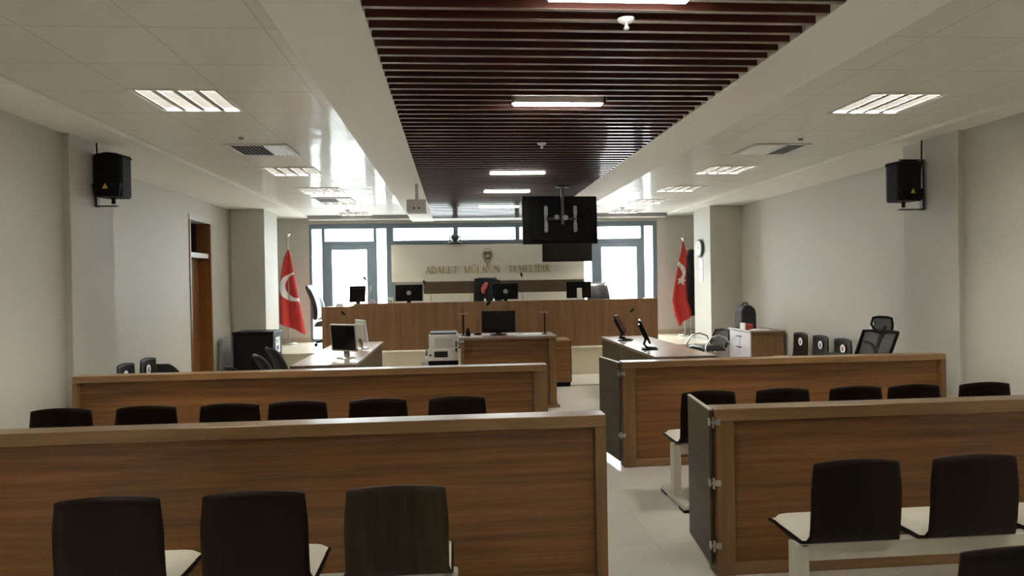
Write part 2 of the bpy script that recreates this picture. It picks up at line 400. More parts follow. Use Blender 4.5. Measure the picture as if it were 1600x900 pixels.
def waiting_bench(label, loc, rz, group=None, seats=3, legs=None):
    global proto_bench
    t = thing('waiting_bench', label, 'bench', loc, rz, group)
    xs = [(i-(seats-1)/2)*.55 for i in range(seats)]
    e = xs[-1]+.21; la, lb = legs or (-e, e)
    B((la-.03, .07, .345), (lb+.03, .13, .425)).build('beam', M['cream_metal'], t, bevel=.006)
    for lx in (la, lb):
        l = B((lx-.028, .06, .05), (lx+.028, .15, .42)).build('leg', M['cream_metal'], t, bevel=.006)
        B((lx-.035, -.17, .012), (lx+.035, .36, .055)).build('foot', M['cream_metal'], l, bevel=.012)
        B((lx-.034, -.172, 0), (lx+.034, -.06, .02)).build('glide', M['black'], l)
        B((lx-.034, .25, 0), (lx+.034, .362, .02)).build('glide', M['black'], l)
    for x in xs:
        s = shell_mesh().build('seat_shell', M['dark_veneer'], t, solid=.013, smooth=True); s.location = (x, 0, 0)
        c = cushion_mesh().build('seat_cushion', M['vinyl'], s, smooth=True)
    return t
b0 = waiting_bench('dark three-seat bench beside the aisle, third backrest paler, before the long low divider', (-.795, 2.83, 0), 0)
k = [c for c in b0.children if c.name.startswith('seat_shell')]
b1 = dup(b0, (2.29, 2.95, 0), 0, 'dark three-seat bench with white cushions showing, before the three-hinged divider')
b2 = waiting_bench('dark three-seat bench between the two long dividers, against the wall by the speaker', (-2.095, 4.96, 0), 0, legs=(-.76, .60))
b3 = waiting_bench('dark three-seat bench between the two long dividers, its last seat nearest the aisle', (-.545, 4.98, 0), 0, legs=(-.60, .76))
b4 = waiting_bench('dark three-seat bench behind the open three-hinge gate, cream foot on the aisle', (2.345, 4.90, 0), 0, legs=(-.76, .60))
b6 = dup(b0, (2.21, 1.95, 0), 0, 'dark bench cut off by the bottom corner of the photo')
b5 = waiting_bench('dark two-seat bench between hinged dividers, beside the bare wall', (3.615, 4.90, 0), 0, seats=2, legs=(-.30, .42))
# the third seat of the first bench is coloured paler
k[2].data = k[2].data.copy(); k[2].data.materials[0] = M['olive_grain']; k[2]['label'] = 'paler brown seat shell with visible grain'
# benches along the side walls, with round stickers on the backrests
def sticker_bench(label, loc, rz, n=3):
    t = waiting_bench(label, loc, rz)
    for s in [c for c in t.children if c.name.startswith('seat_shell')]:
        k = MB().lathe([(.001, .0), (.055, 0), (.055, .003), (.001, .003)], (0, -.005, .69), 24, 'y').build('round_sticker', M['paper'], s)
        q = MB(); q.lathe([(.028, 0), (.028, .002)], (0, -.001, .69), 20, 'y')
        k.data.materials.append(M['red_card']); k.data.materials.append(M['navy'])
        bm = bmesh.new(); bm.from_mesh(k.data)
        for dz, mi, r in ((.012, 1, .022), (-.014, 2, .022)):
            vs = [bm.verts.new((r*math.cos(2*PI*j/14), .0005-.0, .69+dz+r*.75*math.sin(2*PI*j/14))) for j in range(14)]
            f = bm.faces.new(vs); f.material_index = mi
        bm.to_mesh(k.data); bm.free(); k['label'] = 'white round sticker'
        for v in k.data.vertices: pass
    return t
sticker_bench('seats with white round stickers against the wall before the wooden door', (-3.47, 7.74, 0), -PI/2)
tb = sticker_bench('seats with white round stickers between the lilac cupboard and mesh office chair', (4.92, 9.15, 0), PI/2)
tab = MB().prism([(-.14, .12), (.12, .12), (.15, .2), (.12, .36), (-.12, .36), (-.15, .28)], .655, .675, 'xy')
tab.tube([(.0, .2, .66), (.0, .16, .40), (.22, .10, .385)], .018)
tt = tab.build('writing_tablet', M['black'], tb, bevel=.003); tt.location = (-.95, .02, 0)

# ------------------------------------------------------------------ ceiling fixtures
def troffer(label, x, y):
    t = thing('ceiling_light', label, 'ceiling light', (x, y, TZ), 0, 'square louvred ceiling lights')
    m = MB()
    for a0, a1, c0, c1 in ((-.30, .30, -.30, -.282), (-.30, .30, .282, .30), (-.30, -.282, -.282, .282), (.282, .30, -.282, .282)):
        m.box((a0, c0, -.008), (a1, c1, .0))
    m.build('frame', M['white'], t)
    m = MB().box((-.3, -.3, .088), (.3, .3, .095)).box((-.3, -.3, 0), (-.285, .3, .09)).box((.285, -.3, 0), (.3, .3, .09)).box((-.285, -.3, 0), (.285, -.285, .09)).box((-.285, .285, 0), (.285, .3, .09))
    m.build('housing', M['louvre'], t)
    for i in range(4):
        cx = -.21+.14*i
        MB().tube([(cx, -.272, .066), (cx, .272, .066)], .013, 8).build('lamp_tube', M['tube'], t)
        l = MB()
        for j in range(13):
            yy = -.222+j*.444/12
            l.box((cx-.05, yy-.0015, .0), (cx+.05, yy+.0015, .038))
        MB().prism([(cx-.069, .0), (cx-.05, .0), (cx-.066, .06), (cx-.069, .06)], -.285, .285).prism([(cx+.05, .0), (cx+.069, .0), (cx+.069, .06), (cx+.066, .06)], -.285, .285).build('reflector', M['reflector'], t)
        l.build('louvre', M['steel2'], t)
    return t
M['reflector'] = mat('reflector', (.30, .29, .27), .4)
M['steel2'] = mat('louvre_alu', (.05, .049, .047), .5, spec=.2)
t0 = None
names = dict(zip(LY, ('out of view behind', 'out of view overhead', 'nearest the speaker', 'just past the air vent', 'third along', 'second from the windows', 'last before the windows')))
for side, X in (('on the crescent flag side', LX), ('on the wall clock side', RX)):
    for yy, d in names.items():
        lab = 'square louvred ceiling light %s, %s' % (side, d)
        if t0 is None: t0 = troffer(lab, X, yy)
        else: dup(t0, (X, yy, TZ), 0, lab)
def bar_light(label, y, x0, x1):
    t = thing('slat_light', label, 'ceiling light', ((x0+x1)/2, y, SZ), 0, 'bright bar lights between ceiling slats')
    h = (x1-x0)/2
    MB().box((-h-.01, -.035, -.002), (h+.01, -.028, .06)).box((-h-.01, .028, -.002), (h+.01, .035, .06)).box((-h-.01, -.035, -.002), (-h, .035, .06)).box((h, -.035, -.002), (h+.01, .035, .06)).build('housing', M['white'], t)
    B((-h, -.028, -.012), (h, .028, .03)).build('diffuser', M['bar'], t, bevel=.004)
bl = ['bright bar light out of sight over the viewer', 'bright bar light cut by the top edge of the photo', 'longest looking bar light seen whole among the slats', 'bar light beyond the second sprinkler',
      'bar light just before the hanging screen', 'smallest bar light, last before the windows']
for (yy, x0, x1), l in zip(BARS, bl): bar_light(l, yy, x0, x1)
def vent(label, x, y):
    t = thing('air_vent', label, 'air vent', (x, y, TZ), 0)
    m = MB()
    for a0, a1, c0, c1 in ((-.29, .29, -.29, -.25), (-.29, .29, .25, .29), (-.29, -.25, -.25, .25), (.25, .29, -.25, .25)): m.box((a0, c0, -.012), (a1, c1, 0))
    m.build('frame', M['white'], t, bevel=.003)
    B((-.25, -.25, -.003), (.25, .25, -.001)).build('backing', M['black'], t)
    m = MB()
    for i in range(13):
        x = -.235+i*.47/12
        m.box((x-.013, -.25, -.012), (x+.013, .25, -.009), rot('Y', 35 if i < 8 else -35))
    m.build('grille', M['white'], t)
    return t
v0 = vent('square air vent in the tiles above the wooden side door', -1.83, 7.03)
dup(v0, (-1.85, 11.2, TZ), 0, 'small distant air vent among the lights by the projector')
dup(v0, (3.27, 7.02, TZ), 0, 'square air vent in the tiles on the wall clock side')
def sprinkler(label, x, y, z, s=1):
    t = thing('sprinkler', label, 'sprinkler', (x, y, z))
    MB().lathe([(.001, 0), (.06*s, 0), (.055*s, -.012*s), (.03*s, -.028*s), (.001, -.03*s)]).build('cover_plate', M['white'], t, smooth=True)
    MB().lathe([(.001, -.028*s), (.014*s, -.03*s), (.012*s, -.05*s), (.022*s, -.056*s), (.02*s, -.07*s), (.001, -.07*s)], seg=14).build('spray_head', M['steel'], t)
sprinkler('white sprinkler head near the top of the slat ceiling', .81, 3.2, SZ, .68)
sprinkler('smaller sprinkler head between two bar lights on the slats', .78, 6.1, SZ, .68)
sprinkler('sprinkler on tiles above the balcony door by the crescent flag', -1.87, 12.75, TZ, .8)
sprinkler('sprinkler on tiles near the hanging screen', 3.1, 12.75, TZ, .8)
for lab, x, y in (('tiny detector bead on tiles above the side door vent', -1.87, 6.46), ('tiny detector bead on tiles above the clock side vent', 3.33, 6.51)):
    tag(MB().lathe([(.001, 0), (.022, 0), (.02, -.015), (.001, -.02)]).build('ceiling_detector', M['grey'], smooth=True), lab, 'detector').location = (x, y, TZ)

# ------------------------------------------------------------------ wall speakers
def speaker(label, loc, rz, sgn):
    """local: front faces -Y, wall is at +sgn*x"""
    t = thing('wall_speaker', label, 'speaker', loc, rz)
    body = MB()
    prof = [(-.155, -.10), (-.13, -.135), (0, -.15), (.13, -.135), (.155, -.10), (.135, .08), (.10, .12), (-.10, .12), (-.135, .08)]
    body.prism(prof, -.21, .19, 'xy')
    b = body.build('cabinet', M['black'], t, bevel=.02, segs=3)
    MB().prism([(-.13, -.17), (-.10, -.21), (-.05, -.195), (.05, -.195), (.10, -.215), (.14, -.20), (.155, -.08), (-.15, -.09)], -.145, -.09).build('bottom_trim', M['black'], t, bevel=.008)
    MB().prism([(-.145, .17), (-.12, .205), (.0, .22), (.12, .205), (.145, .17)], -.13, .1).build('top_trim', M['black'], t, bevel=.01)
    MB().prism([(-.03, -.135), (.03, -.135), (0, -.083)], -.153, -.146).build('triangle_badge', M['yellow'], t)
    MB().lathe([(.02, -.27), (.02, -.2)], (.0, -.02, 0), 12).build('pivot', M['black'], t)
    t.scale = (.82, .9, .9)
    return t
sp1 = speaker('black wall speaker above the seats with round stickers, near the side door', (-2.965, 6.47, 2.60), math.radians(-8), -1)
sp2 = speaker('black wall speaker on the column above the mesh office chair', (4.245, 6.36, 2.50), math.radians(9), 1)
for lab, wx, y, zt, zb, px in (('dark bracket carrying the speaker near the side door', CL, 6.52, 2.80, 2.335, -2.965), ('dark bracket carrying the speaker above the mesh office chair', CR, 6.42, 2.72, 2.235, 4.245)):
    t = thing('speaker_bracket', lab, 'bracket', (0, 0, 0)); sg = 1 if px > wx else -1
    a, b = sorted((wx+sg*.004, wx+sg*.024))
    B((a, y-.025, zb), (b, y+.025, zt)).build('wall_bar', M['dark_grey'], t)
    a, b = sorted((wx+sg*.02, px+sg*.02)); B((a, y-.06, zb), (b, y-.02, zb+.012)).build('lower_arm', M['dark_grey'], t)
    a, b = sorted((wx+sg*.02, px)); B((a, y-.04, zt-.01), (b, y-.02, zt)).build('upper_arm', M['dark_grey'], t)
    cb = MB().tube([(wx+sg*.03, y-.03, 2.9), (wx+sg*.035, y-.03, zt-.05), (wx+sg*.06, y-.03, zt-.15), (wx+sg*.05, y-.03, zt-.25), (wx+sg*.10, y-.03, zt-.31)], .007, 8)
    cb.build('cable', M['black'], t, smooth=True)

# ------------------------------------------------------------------ judges' bench
jb = thing('judges_bench', 'long judges bench of vertical grain walnut on the platform', 'bench desk', (0, 0, .5))
B((-1.67, 11.86, 0), (3.48, 11.90, .79)).build('front_panel', M['walnut_v'], jb, bevel=.003)
B((-2.2, 11.88, 0), (-1.67, 11.92, .745)).build('wing_panel', M['walnut_v'], jb, bevel=.003)
B((-2.2, 11.92, 0), (-2.16, 12.65, .70)).build('side_panel', M['walnut_v'], jb)
B((3.44, 11.90, 0), (3.48, 12.65, .79)).build('side_panel', M['walnut_v'], jb)
B((-2.2, 11.92, .70), (3.44, 12.70, .735)).build('worktop', M['desk_top'], jb, bevel=.004)
BT = 1.237
# ------------------------------------------------------------------ monitors
def monitor(label, loc, rz, w=.45, h=.28, style='dark', tilt=0, logo=False, stand=.12, base='round'):
    t = thing('monitor', label, 'monitor', loc, rz)
    case = M['satin'] if style == 'dark' else M['light_grey']
    R = rot('X', tilt); z0 = stand; pv = (0, 0, z0)
    m = MB().box((-w/2, -.012, z0), (w/2, .012, z0+h), R, pv)
    m.box((-w*.36, .012, z0+h*.16), (w*.36, .04, z0+h*.84), R, pv)
    hs = m.build('housing', case, t, bevel=.007)
    MB().box((-w/2+.016, -.0145, z0+.018), (w/2-.016, -.0115, z0+h-.016), R, pv).build('screen', M['screen'], t)
    if logo:
        k = MB(); vs = []
        k.lathe([(.001, .040), (.04, .040), (.04, .0445), (.001, .0445)], (0, 0, z0+h*.5), 24, 'y')
        if tilt: bmesh.ops.rotate(k.b, verts=k.b.verts, cent=pv, matrix=R)
        k.build('round_emblem', M['grey'], t)
    n = MB()
    if base == 'loop':
        n.tube([(-.05, .03, z0+h*.3), (-.05, .07, z0-.02), (-.05, .03, .02), (-.05, -.08, .012)], .012, 8)
        n.tube([(.05, .03, z0+h*.3), (.05, .07, z0-.02), (.05, .03, .02), (.05, -.08, .012)], .012, 8)
        n.tube([(-.05, .07, z0-.02), (.05, .07, z0-.02)], .01, 8)
        n.build('stand_neck', M['black'], t, smooth=True)
        B((-.11, -.10, 0), (.11, .1, .014)).build('stand_base', M['black'], t, bevel=.006)
    else:
        n.box((-.035, .012, .01), (.035, .045, z0+h*.4)); n.build('stand_neck', M['chrome'] if style != 'dark' else M['black'], t, bevel=.006)
        MB().lathe([(.001, 0), (.115, 0), (.112, .01), (.03, .018), (.001, .018)], (0, .02, 0)).build('stand_base', M['chrome'] if style != 'dark' else M['black'], t, smooth=True)
    return t
monitor('small dark monitor seen against the bright balcony door glass', (-1.67, 12.3, BT), math.radians(215), .30, .28, 'dark', -6, stand=.07)
monitor('black monitor with round emblem at the end of the sign board', (-.785, 12.3, BT), PI, .47, .285, 'dark', 0, True, .07)
monitor('black monitor with round emblem beside the draped robe', (.885, 12.3, BT), PI+.1, .46, .28, 'dark', 0, True, .07)
monitor('black monitor beside the white phone on the judges bench', (2.19, 12.3, BT), PI, .44, .29, 'dark', 0, False, .07)
# ------------------------------------------------------------------ gooseneck microphones
def mic(label, loc, pts, r=.006):
    t = thing('gooseneck_microphone', label, 'microphone', loc)
    MB().lathe([(.001, 0), (.05, 0), (.048, .025), (.02, .03), (.001, .03)], seg=16).build('base', M['black'], t)
    MB().tube([(0, 0, .02)]+pts, r, 8).build('gooseneck', M['dark_grey'], t, smooth=True)
    e = Vector(pts[-1]); d = (e-Vector(pts[-2])).normalized()
    MB().tube([e, e+d*.02, e+d*.06, e+d*.075], [.010, .019, .019, .008], 10).build('mic_head', M['black'], t, smooth=True)
mic('gooseneck microphone seen against the balcony door glass', (-1.44, 12.52, BT), [(-.02, 0, .2), (-.06, 0, .40), (-.10, 0, .45)], .004)
mic('gooseneck microphone bowing over the wood strip of the sign board', (-.40, 12.4, BT), [(-.02, 0, .17), (-.06, 0, .30), (-.10, 0, .36)], .004)
mic('upright gooseneck microphone beside the centre monitor, reaching the sign', (1.19, 12.3, BT), [(.0, 0, .2), (-.005, 0, .40), (-.01, 0, .46)], .004)
mic('gooseneck microphone on the desk below the clock', (2.45, 10.2, .75), [(.03, 0, .2), (.10, 0, .36), (.13, 0, .39)], .005)
mic('gooseneck microphone on the desk with silver monitors', (-1.50, 10.2, .75), [(-.01, 0, .25), (-.03, 0, .40), (-.06, 0, .43)], .005)
mic('gooseneck microphone on the clerk stand, in front of the judges bench', (.30, 9.35, .92), [(.03, 0, .24), (.09, 0, .35), (.12, 0, .385)], .004)
# ------------------------------------------------------------------ small things on the judges bench
t = thing('paper_stack', 'small stack of papers beside the small dark monitor', 'papers', (-1.95, 12.2, BT))
for i in range(3):
    B((-.06+i*.004, -.09, i*.018), (.06-i*.006, .09, i*.018+.016)).build('folder', M['paper'] if i != 1 else M['light_grey'], t, bevel=.002)
t = thing('letter_tray', 'white letter tray beside the emblem monitor under the sign', 'tray', (-1.08, 12.1, BT))
m = MB()
for z in (0, .055, .11): m.box((-.035, -.14, z), (.035, .14, z+.006))
m.box((-.035, -.14, 0), (-.031, .14, .15)).box((.031, -.14, 0), (.035, .14, .15)); m.build('tray_tiers', M['white'], t)
t = thing('desk_phone', 'upright white handset standing before the black monitor', 'phone', (2.15, 12.02, BT))
B((-.04, -.03, 0), (.04, .03, .25)).build('handset', M['white'], t, bevel=.012); B((-.055, -.045, 0), (.055, .05, .05)).build('cradle', M['white'], t, bevel=.008)
t = thing('paper_cone', 'white paper cone below the draped robe, beside the robe hem', 'paper', (.52, 12.05, BT))
MB().lathe([(.035, 0), (.03, .02), (.012, .085), (.004, .1)], seg=16).build('cone', M['paper'], t, smooth=True)
dup(t, (.67, 12.05, BT), 0, 'white paper cone below the emblem monitor, beside the other cone')
t = thing('pink_ring', 'pink curled strap near the small dark monitor', 'strap', (-1.40, 12.1, BT))
MB().tube([(.05*math.cos(a*PI/10), 0, .055+.05*math.sin(a*PI/10)) for a in range(-3, 17)], .006, 8).build('strap', mat('pink', (.6, .2, .22), .5), t)
# ------------------------------------------------------------------ sign board
sb = thing('sign_board', 'cream wall board with gold lettering and wood strip above the judges', 'sign', (0, 13.96, 0))
B((-1.22, -.03, 1.64), (2.585, .05, 2.37)).build('panel', M['board'], sb, bevel=.003)
B((-.6, -.02, 1.40), (2.56, .05, 1.64)).build('wood_strip', M['walnut_dark'], sb)
B((-.6, -.025, .56), (2.56, .05, 1.40)).build('lower_panel', M['board'], sb)
G = {'A': [(0,0,.45,1,.06),(.45,1,.92,0,.14),(.18,.35,.72,.35,.06)], 'D': [(.14,0,.14,1,.14),('arc',.14,.5,.66,.5,-90,90,.12)],
     'L': [(.14,0,.14,1,.14),(.05,.03,.75,.03,.06),(.75,.03,.78,.28,.05)], 'E': [(.14,0,.14,1,.14),(.05,.03,.75,.03,.06),(.05,.97,.72,.97,.06),(.14,.52,.55,.52,.06),(.76,.03,.78,.25,.05),(.72,.97,.72,.78,.05),(.55,.42,.55,.62,.05)],
     'T': [(.45,0,.45,1,.14),(.03,.97,.87,.97,.06),(.04,.97,.04,.75,.05),(.86,.97,.86,.75,.05)], 'M': [(.08,0,.12,1,.06),(.12,1,.52,0,.14),(.52,0,.92,1,.06),(.95,0,.95,1,.14)],
     'U': [(.12,1,.12,.3,.14),('arc',.47,.3,.35,.28,180,360,.09),(.82,1,.82,.3,.06),(.32,1.16,.32,1.28,.11),(.62,1.16,.62,1.28,.11)], 'K': [(.14,0,.14,1,.14),(.14,.42,.8,1,.06),(.36,.58,.88,0,.14)],
     'N': [(.1,0,.1,1,.06),(.1,1,.85,0,.14),(.85,0,.85,1,.06)], 'I': [(.14,0,.14,1,.14),(.14,1.14,.14,1.26,.12)], 'R': [(.14,0,.14,1,.14),('arc',.14,.75,.5,.25,-90,90,.10),(.36,.5,.85,0,.14)]}
SER = {'A': ((0,0),(.92,0)), 'D': ((.14,0),(.14,1)), 'L': ((.14,0),(.14,1)), 'E': ((.14,0),(.14,1)), 'T': ((.45,0),), 'M': ((.08,0),(.95,0),(.95,1),(.1,1)), 'U': ((.12,1),(.82,1)),
       'K': ((.14,0),(.14,1),(.85,0),(.8,1)), 'N': ((.1,0),(.1,1),(.85,1)), 'I': ((.14,0),(.14,1)), 'R': ((.14,0),(.14,1),(.88,0))}
WID = {'I': .32, 'M': 1.08, 'A': .95, 'U': .95, 'N': .95, 'K': .95, 'D': .86, 'R': .92, 'L': .82, 'E': .84, 'T': .92}
def letter(ch, x, z, sx, h):
    m = MB()
    def seg(x0, y0, x1, y1, w):
        a = Vector((x+x0*sx, 0, z+y0*h)); b = Vector((x+x1*sx, 0, z+y1*h)); d = (b-a); L = d.length; d.normalize(); n = Vector((-d.z, 0, d.x))*w*h*.5
        m.prism([(p.x, p.z) for p in (a-n, b-n, b+n, a+n)], -.045, -.029)
    for s in G[ch]:
        if s[0] == 'arc':
            _, cx, cy, rx, ry, a0, a1, wd = s; N = 10; pp = [(cx+rx*math.cos(math.radians(a0+(a1-a0)*i/N)), cy+ry*math.sin(math.radians(a0+(a1-a0)*i/N))) for i in range(N+1)]
            for i in range(N): seg(*pp[i], *pp[i+1], wd)
        else: seg(*s)
    for (a, b) in SER[ch]: seg(a-.14, b+(.02 if b == 0 else -.02), a+.14, b+(.02 if b == 0 else -.02), .05)
    m.build('letter', M['gold'], sb, weld=False)
for word, x0, x1 in (('ADALET', -.555, .075), ('MULKUN', .20, .91), ('TEMELIDIR', 1.07, 1.905)):
    u = sum(WID[c]+.16 for c in word)-.16; sx = (x1-x0)/u; x = x0
    for c in word: letter(c, x, 1.80, sx, .135); x += (WID[c]+.16)*sx
em = MB()
def face(u, v):
    a = (u-.5)*PI; s = math.cos((v-.5)*PI*.98)
    wv = .112*(math.sin(PI*min(1, v*.92+.06))**.62)*(.78+.3*v)
    x = math.sin(a)*wv; y = -math.cos(a)*.06*s-.03
    zz = -.15+.30*v
    cx = abs(math.sin(a))
    if .40 < v < .62: y -= .04*max(0, 1-cx*5)                       # nose
    if .58 < v < .66 and .2 < cx < .75: y += .03                     # eye hollows
    if .66 < v < .71 and .12 < cx < .8: y -= .02                     # brows
    if .26 < v < .31 and cx < .4: y += .024                           # mouth
    return (.667+x, y, 2.135+zz)
em.grid(face, 28, 40)
e = em.build('oval_emblem', M['bronze'], sb, smooth=True); e['label'] = 'pale gold oval relief'
m = MB().tube([(.60, -.088, 2.185), (.63, -.112, 2.20), (.667, -.108, 2.18), (.704, -.112, 2.20), (.734, -.088, 2.185)], .011, 8)
m.tube([(.637, -.108, 2.075), (.667, -.114, 2.085), (.697, -.108, 2.075)], .009, 8)
m.build('relief_shading', mat('shade_bronze', (.10, .08, .05), .4, .6), sb, smooth=True)  # dark tubes paint the shading at brow and mouth
m = MB().ell((.667, -.105, 2.235), (.05, .02, .028)).ell((.667, -.125, 2.13), (.016, .02, .045)).ell((.667, -.10, 2.04), (.03, .02, .018))
m.build('relief_highlight', mat('highlight_gold', (.75, .68, .52), .35, .6), sb, smooth=True)  # bright ellipsoids paint the highlights on forehead, nose and chin
MB().prism([(.64, 1.98), (.694, 1.98), (.68, 1.90), (.654, 1.90)], -.05, -.03).build('emblem_stem', M['bronze'], sb)
# ------------------------------------------------------------------ camera on the board
t = thing('ceiling_camera', 'small dome camera on the ledge above the sign board', 'camera', (.03, 13.88, 2.385)); t.scale = (1.15, 1.1, 1.2)
MB().lathe([(.001, 0), (.12, 0), (.115, .018), (.05, .03), (.045, .05), (.001, .05)], seg=20).build('base', M['dark_grey'], t, smooth=True)
MB().ell((0, 0, .10), (.075, .07, .06)).build('dome', M['dark_grey'], t, smooth=True)
MB().box((-.10, -.012, .05), (-.075, .012, .13)).box((.075, -.012, .05), (.10, .012, .13)).build('yoke', M['dark_grey'], t)

# ------------------------------------------------------------------ hanging screens, projector
def vesa(t, y):
    for sx in (-1, 1):
        m = MB().box((sx*.19-.018, y-.02, -.16), (sx*.19+.018, y, .18)); m.box((sx*.19-.024, y-.03, .06), (sx*.19+.024, y-.018, .17)).box((sx*.19-.024, y-.03, -.15), (sx*.19+.024, y-.018, -.04))
        m.build('mount_rail', M['grey'], t, bevel=.004)
    MB().tube([(-.19, y-.03, .01), (.19, y-.03, .01)], .016, 10).build('cross_bar', M['dark_grey'], t)
    m = MB().lathe([(.03, -.05), (.03, .05)], (-.06, y-.05, .03), 12, 'y'); m.lathe([(.034, -.05), (.034, .05)], (.05, y-.05, .02), 12, 'y'); m.build('joint', M['grey'], t)
t = thing('hanging_screen', 'black screen hung from the slats, its back with mount arms showing', 'screen', (1.372, 9.02, 2.40), math.radians(1.5))
R = rot('X', -4)
MB().box((-.49, -.015, -.31), (.49, .02, .31), R, (0, 0, 0)).box((-.36, -.045, -.27), (.36, -.012, .12), R, (0, 0, 0)).build('housing', M['satin'], t, bevel=.012)
MB().box((-.47, .0195, -.285), (.47, .0225, .29), R, (0, 0, 0)).build('screen_panel', M['screen'], t)
vesa(t, -.045)
MB().tube([(.02, -.10, 1.0), (.02, -.10, -.06)], .022, 12).build('ceiling_pole', M['dark_grey'], t, smooth=False)
for o in t.children:
    if o.name.startswith('ceiling_pole'):
        for v in o.data.vertices:
            if v.co.z > .5: v.co.z = .425
B((-.06, -.16, .405), (.10, -.04, .42)).build('ceiling_plate', M['dark_grey'], t)
t = thing('hanging_screen', 'second black screen partly hidden, overlapping the end of the sign lettering', 'screen', (2.19, 13.5, 2.275))
B((-.485, -.02, -.29), (.485, .03, .29)).build('housing', M['satin'], t, bevel=.01)
B((-.465, -.0225, -.255), (.465, -.0195, .275)).build('screen_panel', mat('screen_olive', (.016, .016, .012), .25, spec=.2), t)
MB().tube([(0, .06, .55), (0, .06, -.1)], .022, 12).build('ceiling_pole', M['dark_grey'], t)
t = thing('projector', 'grey projector hanging from the soffit on a short pole', 'projector', (-.434, 8.62, 2.545))
B((-.12, -.13, -.075), (.12, .13, .075)).build('body', M['grey_beige'] if 'grey_beige' in M else M['light_grey'], t, bevel=.012)
MB().tube([(0, 0, .07), (0, 0, .275)], .02, 12).build('pole', M['light_grey'], t)
MB().lathe([(.001, -.135), (.011, -.135), (.011, -.128), (.001, -.128)], (-.03, 0, -.03), 12, 'y').build('socket', M['black'], t)
MB().lathe([(.001, -.135), (.011, -.135), (.011, -.128), (.001, -.128)], (.03, 0, -.03), 12, 'y').build('socket', M['black'], t)
MB().lathe([(.001, .128), (.035, .13), (.03, .15), (.001, .15)], (.05, 0, 0), 16, 'y').build('lens', M['screen'], t)

# ------------------------------------------------------------------ flags, robe
def flag(label, loc, outline, marks, H, tilt):
    """outline: list of (z, xl, xr) from top to bottom; marks(x, z) -> True for white"""
    t = thing('flag_on_pole', label, 'flag', loc)
    MB().lathe([(.001, 0), (.15, 0), (.14, .03), (.03, .05), (.001, .05)], seg=20).build('base', M['steel'], t, smooth=True)
    MB().tube([(0, 0, .03), (0, 0, H)], .013, 10).build('pole', M['steel'], t, smooth=True)
    MB().lathe([(.001, 0), (.02, .0), (.05, .05), (.055, .065), (.001, .07)], (0, 0, H-.01), 14).build('finial', M['steel'], t, smooth=True)
    def at(v):
        z = outline[0][0] + (outline[-1][0]-outline[0][0])*v
        for (a, b) in zip(outline, outline[1:]):
            if a[0] >= z >= b[0]-1e-6:
                k = (a[0]-z)/max(1e-6, a[0]-b[0]); return z, a[1]+(b[1]-a[1])*k, a[2]+(b[2]-a[2])*k, a[3]+(b[3]-a[3])*k
        return outline[-1]
    def fn(u, v):
        z, xl, xr, sl = at(v); x = xl+(xr-xl)*u
        amp = .012+.05*v
        return (x, -.04 - amp*math.sin(u*9+tilt) - .03*v*math.sin(u*4.2+1), z+sl*(u-.5)*1.0)
    def mi(u, v):
        p = fn(u, v); return 1 if marks(p[0], p[2]) else 0
    MB().grid(fn, 70, 110, mi).build('flag_cloth', [M['red'], M['flag_white']], t, smooth=True, solid=.004)
    return t
def star(cx, cz, r, a0=90):
    pts = [(cx+(r if i % 2 == 0 else r*.4)*math.cos(math.radians(a0+36*i)), cz+(r if i % 2 == 0 else r*.4)*math.sin(math.radians(a0+36*i))) for i in range(10)]
    def f(x, z):
        ins = False
        for (x1, z1), (x2, z2) in zip(pts, pts[1:]+pts[:1]):
            if (z1 > z) != (z2 > z) and x < (x2-x1)*(z-z1)/(z2-z1)+x1: ins = not ins
        return ins
    return f
px = .0121
def LX_(x): return (x-449)*px
def LZ_(y): return (537-y)*px
st = star(LX_(467), LZ_(469), .045)
def markL(x, z):
    a = math.hypot(x-LX_(458.5), (z-LZ_(448))) < 22*px; b = math.hypot(x-LX_(464), z-LZ_(446)) < 19*px
    return (a and not b) or st(x, z)
flag('red flag with large white crescent beside the executive chair', (-3.11, 13.55, .5), [(LZ_(390), LX_(449), LX_(452), 0), (LZ_(402), LX_(443.5), LX_(454.5), 0), (LZ_(430), LX_(438.5), LX_(459), 0), (LZ_(465), LX_(435.5), LX_(465), 0), (LZ_(490), LX_(435.5), LX_(470), -.08), (LZ_(513), LX_(436), LX_(475), -.22)], markL, 2.03, 0)
def RX_(x): return (x-1073)*px
def RZ_(y): return (527-y)*px
st2 = star(RX_(1067), RZ_(438), .105, 80)
def markR(x, z):
    a = math.hypot(x-RX_(1056), z-RZ_(424)) < 18*px; b = math.hypot(x-RX_(1053), z-RZ_(428)) < 16*px
    return (a and not b) or st2(x, z)
flag('red flag with white star beside the black robe', (4.475, 13.42, .5), [(RZ_(375), RX_(1069.5), RX_(1071.5), 0), (RZ_(390), RX_(1067), RX_(1076), 0), (RZ_(410), RX_(1061), RX_(1077), 0), (RZ_(440), RX_(1055), RX_(1076), 0), (RZ_(470), RX_(1050), RX_(1078), 0), (RZ_(488), RX_(1053), RX_(1084), .06), (RZ_(503), RX_(1060), RX_(1084), .20)], markR, 1.86, 1)
t = thing('coat_stand', 'coat stand on the platform behind the red star flag', 'coat stand', (4.70, 13.72, .5))
MB().tube([(0, 0, .05), (0, 0, 1.75)], .016, 10).build('pole', M['steel'], t)
